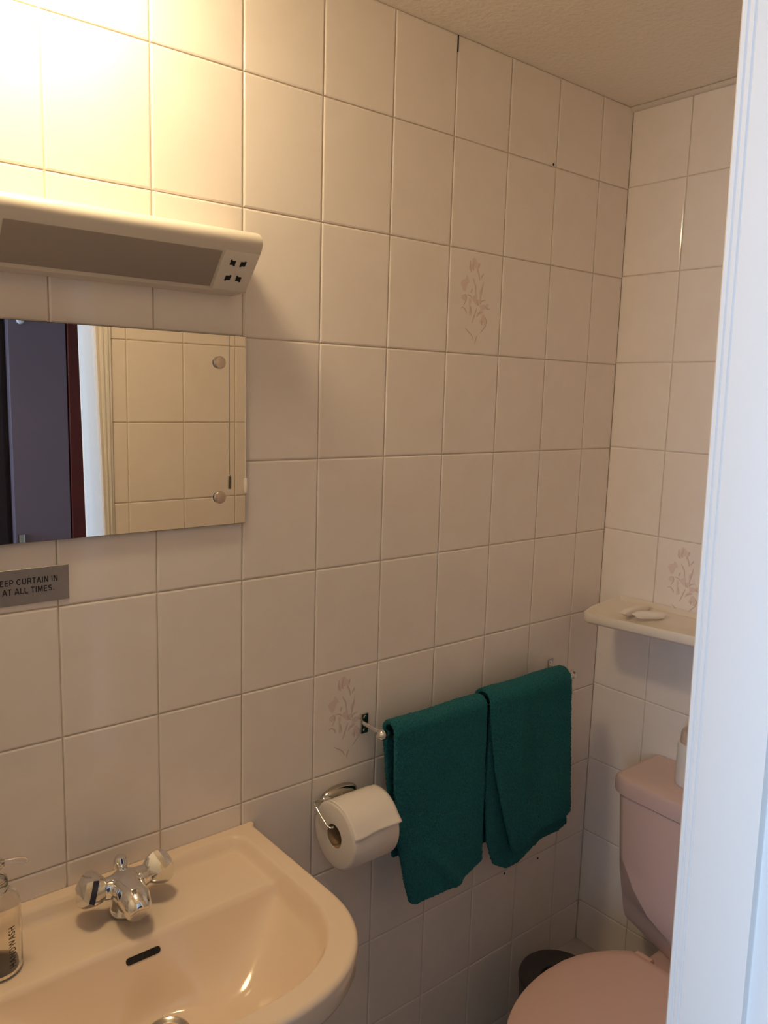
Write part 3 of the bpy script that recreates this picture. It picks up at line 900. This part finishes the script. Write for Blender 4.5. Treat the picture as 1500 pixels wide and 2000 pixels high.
# ------------------------------------------------------------------ toilet
def toilet():
    YC = -.430
    t = thing('toilet', 'pink close-coupled toilet with its lid down in the corner', 'toilet', (-.35, YC, 0))
    def mirror(r):   # left half points -> closed ring
        return r + [(x, 2 * YC - y, z) for x, y, z in r[::-1]]
    rings = []
    for z in (-1.3555, -1.362, -1.40, -1.45, -1.505, -1.535, -1.559, -1.582, -1.603, -1.618, -1.632, -1.650, -1.672, -1.686, -1.692):
        yC = interp(-z, [1.356, 1.505, 1.559, 1.603, 1.632, 1.665, 1.692], [-.214, -.226, -.255, -.294, -.342, -.372, -.385])
        xs = interp(-z, [1.356, 1.55, 1.70], [-.148, -.132, -.098])
        yl = -.1880 - .006 * (-z - 1.356) / .33
        xf = -.1725 + .012 * max(0, (-z - 1.60) / .1)
        k = {-1.3555: .975, -1.686: .985, -1.692: .94}.get(z, 1)
        yy = lambda y: YC + (y - YC) * k
        half = [(-.012, yy(yl), zz(z)), (xs * .5, yy(yl - .001), zz(z)), (xs + .008, yy(yl - .002), zz(z)), (xs, yy(yl - .006), zz(z)), (xs + (xf - xs) * .5, yy((yl + yC) / 2 - .002), zz(z)), (xf + .003, yy(yC), zz(z)), (xf, yy(yC - .006), zz(z)), (xf - .006, yy((yC + YC) / 2), zz(z))]
        rings.append(mirror(half))
    MB().loft(rings).build('cistern', M['toilet'], t, angle=24)
    # cistern lid
    outl = []
    for k, (x, y) in enumerate([(-.004, -.186), (-.150, -.186), (-.161, -.189), (-.169, -.197), (-.1765, -.212), (-.1785, -.225), (-.183, -.33), (-.184, -.43)]):
        outl.append((x, y))
    def lring(s, z):
        half = [(x if x > -.01 else -.09 + (x + .09) * s, YC + (y - YC) * s, zz(z)) for x, y in outl]
        return mirror(half)
    MB().loft([lring(.975, -1.3535), lring(.995, -1.3520), lring(1, -1.3490), lring(1, -1.325), lring(.993, -1.3185), lring(.975, -1.3145), lring(.93, -1.3125), lring(.6, -1.3115)]).build('cistern_lid', M['toilet'], t, angle=40)
    # seat lid: flat back, rounded front
    def plan(off, n=44):
        pts = []
        for k in range(n + 1):
            a = math.radians(100 - 100 * k / n)
            c = math.cos(a); s_ = math.sin(a)
            pts.append((-.440 - .257 * abs(c) ** .95 * (1 if c > 0 else 0) if c > 0 else -.440 + .02, YC + (.180) * abs(s_) ** .92))
        left = [(-.2585, YC + .106), (-.290, YC + .132), (-.325, YC + .153), (-.365, YC + .169), (-.400, YC + .177)] + [p for p in pts if p[0] <= -.4401]
        ring = left + [(x, 2 * YC - y) for x, y in left[::-1][1:]]
        cxx = -.46
        return [(cxx + (x - cxx) * off, YC + (y - YC) * off) for x, y in ring]
    P = lambda off, z: [(x, y, zz(z)) for x, y in plan(off)]
    MB().loft([P(.97, -1.650), P(.995, -1.648), P(1, -1.643), P(1, -1.637), P(.992, -1.632), P(.975, -1.630), P(.90, -1.6292), P(.5, -1.6282)]).build('seat_lid', M['seat'], t, angle=40)
    MB().loft([P(.95, -1.669), P(.985, -1.667), P(.99, -1.661), P(.985, -1.655), P(.95, -1.653)]).build('seat', M['seat'], t, angle=40)
    for s in (-1, 1):
        MB().tube([(-.247, YC + s * .085 - .018, zz(-1.648)), (-.247, YC + s * .085 + .018, zz(-1.648))], .011, 14).build('hinge', M['seat'], t)
    rr = []
    for z, c, a, b in ((-2.06, -.365, .200, .112), (-2.04, -.365, .198, .110), (-1.98, -.37, .185, .100), (-1.88, -.385, .180, .105), (-1.78, -.42, .205, .132), (-1.70, -.445, .232, .160), (-1.676, -.450, .238, .165), (-1.670, -.450, .232, .160)):
        rr.append([(c + a * math.cos(2 * math.pi * k / 40), YC + b * math.sin(2 * math.pi * k / 40), zz(z)) for k in range(40)])
    MB().loft(rr).build('pan', M['toilet'], t)
    MB().box((-.300, YC - .122, zz(-1.765)), (-.060, YC + .122, zz(-1.6935)), .014, 3).build('pan_shelf', M['toilet'], t)
    MB().box((-.30, YC - .075, zz(-1.98)), (-.100, YC + .075, zz(-1.75)), .02, 3).build('pan_outlet', M['toilet'], t)
toilet()

# ------------------------------------------------------------------ canister on the cistern
cb = zz(-1.3121)
t = thing('air_freshener', 'white canister with beige cap standing on the pink cistern', 'air freshener', (-.082, -.326, cb))
MB().lathe([(.030, 0), (.0335, .003), (.0345, .008), (.0345, .092), (.0335, .0955), (.029, .0975)], (-.082, -.326, cb), (0, 0, 1), 32).build('canister', M['can_white'], t)
MB().lathe([(.0295, .0965), (.0300, .100), (.0290, .118), (.0260, .1245), (.012, .127)], (-.082, -.326, cb), (0, 0, 1), 32).build('cap', M['can_cap'], t)
MB().lathe([(.014, .126), (.014, .134), (.010, .137)], (-.082, -.326, cb), (0, 0, 1), 20).build('nozzle', M['gold'], t)

# ------------------------------------------------------------------ waste bin
bt = zz(-1.765)
t = thing('waste_bin', 'dark grey round waste bin with ring lid between wall and toilet', 'waste bin', (-.303, -.175, 0))
MB().lathe([(.070, 0.0005), (.074, .004), (.088, bt - .02), (.088, bt - .016)], (-.303, -.175, 0), (0, 0, 1), 40).build('drum', M['dark_plastic'], t)
MB().lathe([(.0885, bt - .016), (.0900, bt - .008), (.0875, bt - .001), (.082, bt), (.060, bt - .004), (.046, bt - .007), (.0435, bt - .005), (.041, bt - .007), (.040, bt - .0157), (.0885, bt - .016)], (-.303, -.175, 0), (0, 0, 1), 40, False, False).build('ring_lid', M['dark_plastic'], t)
MB().lathe([(.0395, bt - .0155), (.0395, bt - .0145), (.001, bt - .0145)], (-.303, -.175, 0), (0, 0, 1), 30).build('bin_opening', M['black'], t)

# ------------------------------------------------------------------ wardrobe seen in the mirror
t = thing('wardrobe', 'dark wardrobe with a grey mauve door and mahogany stile seen in the mirror', 'wardrobe', (-.95, -2.2, 0))
MB().box((-1.75, -2.45, 0.0), (-.30, -1.965, 2.05), .004).build('carcass', M['wood_dark'], t, smooth=False)
MB().box((-1.70, -1.965, .05), (-.890, -1.945, 2.0), .003).build('dark_door', M['wood_dark'], t, smooth=False)
d = MB().box((-.872, -1.965, .05), (-.672, -1.920, 2.0), .003).build('mauve_door', M['mauve'], t, smooth=False)
MB().box((-.866, -1.9205, zz(-1.12)), (-.845, -1.895, zz(-1.03)), .003).build('handle', M['chrome'], d)
MB().lathe([(.010, 0), (.014, .008), (.010, .016), (.002, .018)], (-.830, -1.920, zz(-.268)), (0, 1, 0), 16).build('knob', M['can_white'], d)
MB().box((-.668, -1.965, .0), (-.32, -1.915, 2.05), .003).build('stile', M['mahogany'], t, smooth=False)
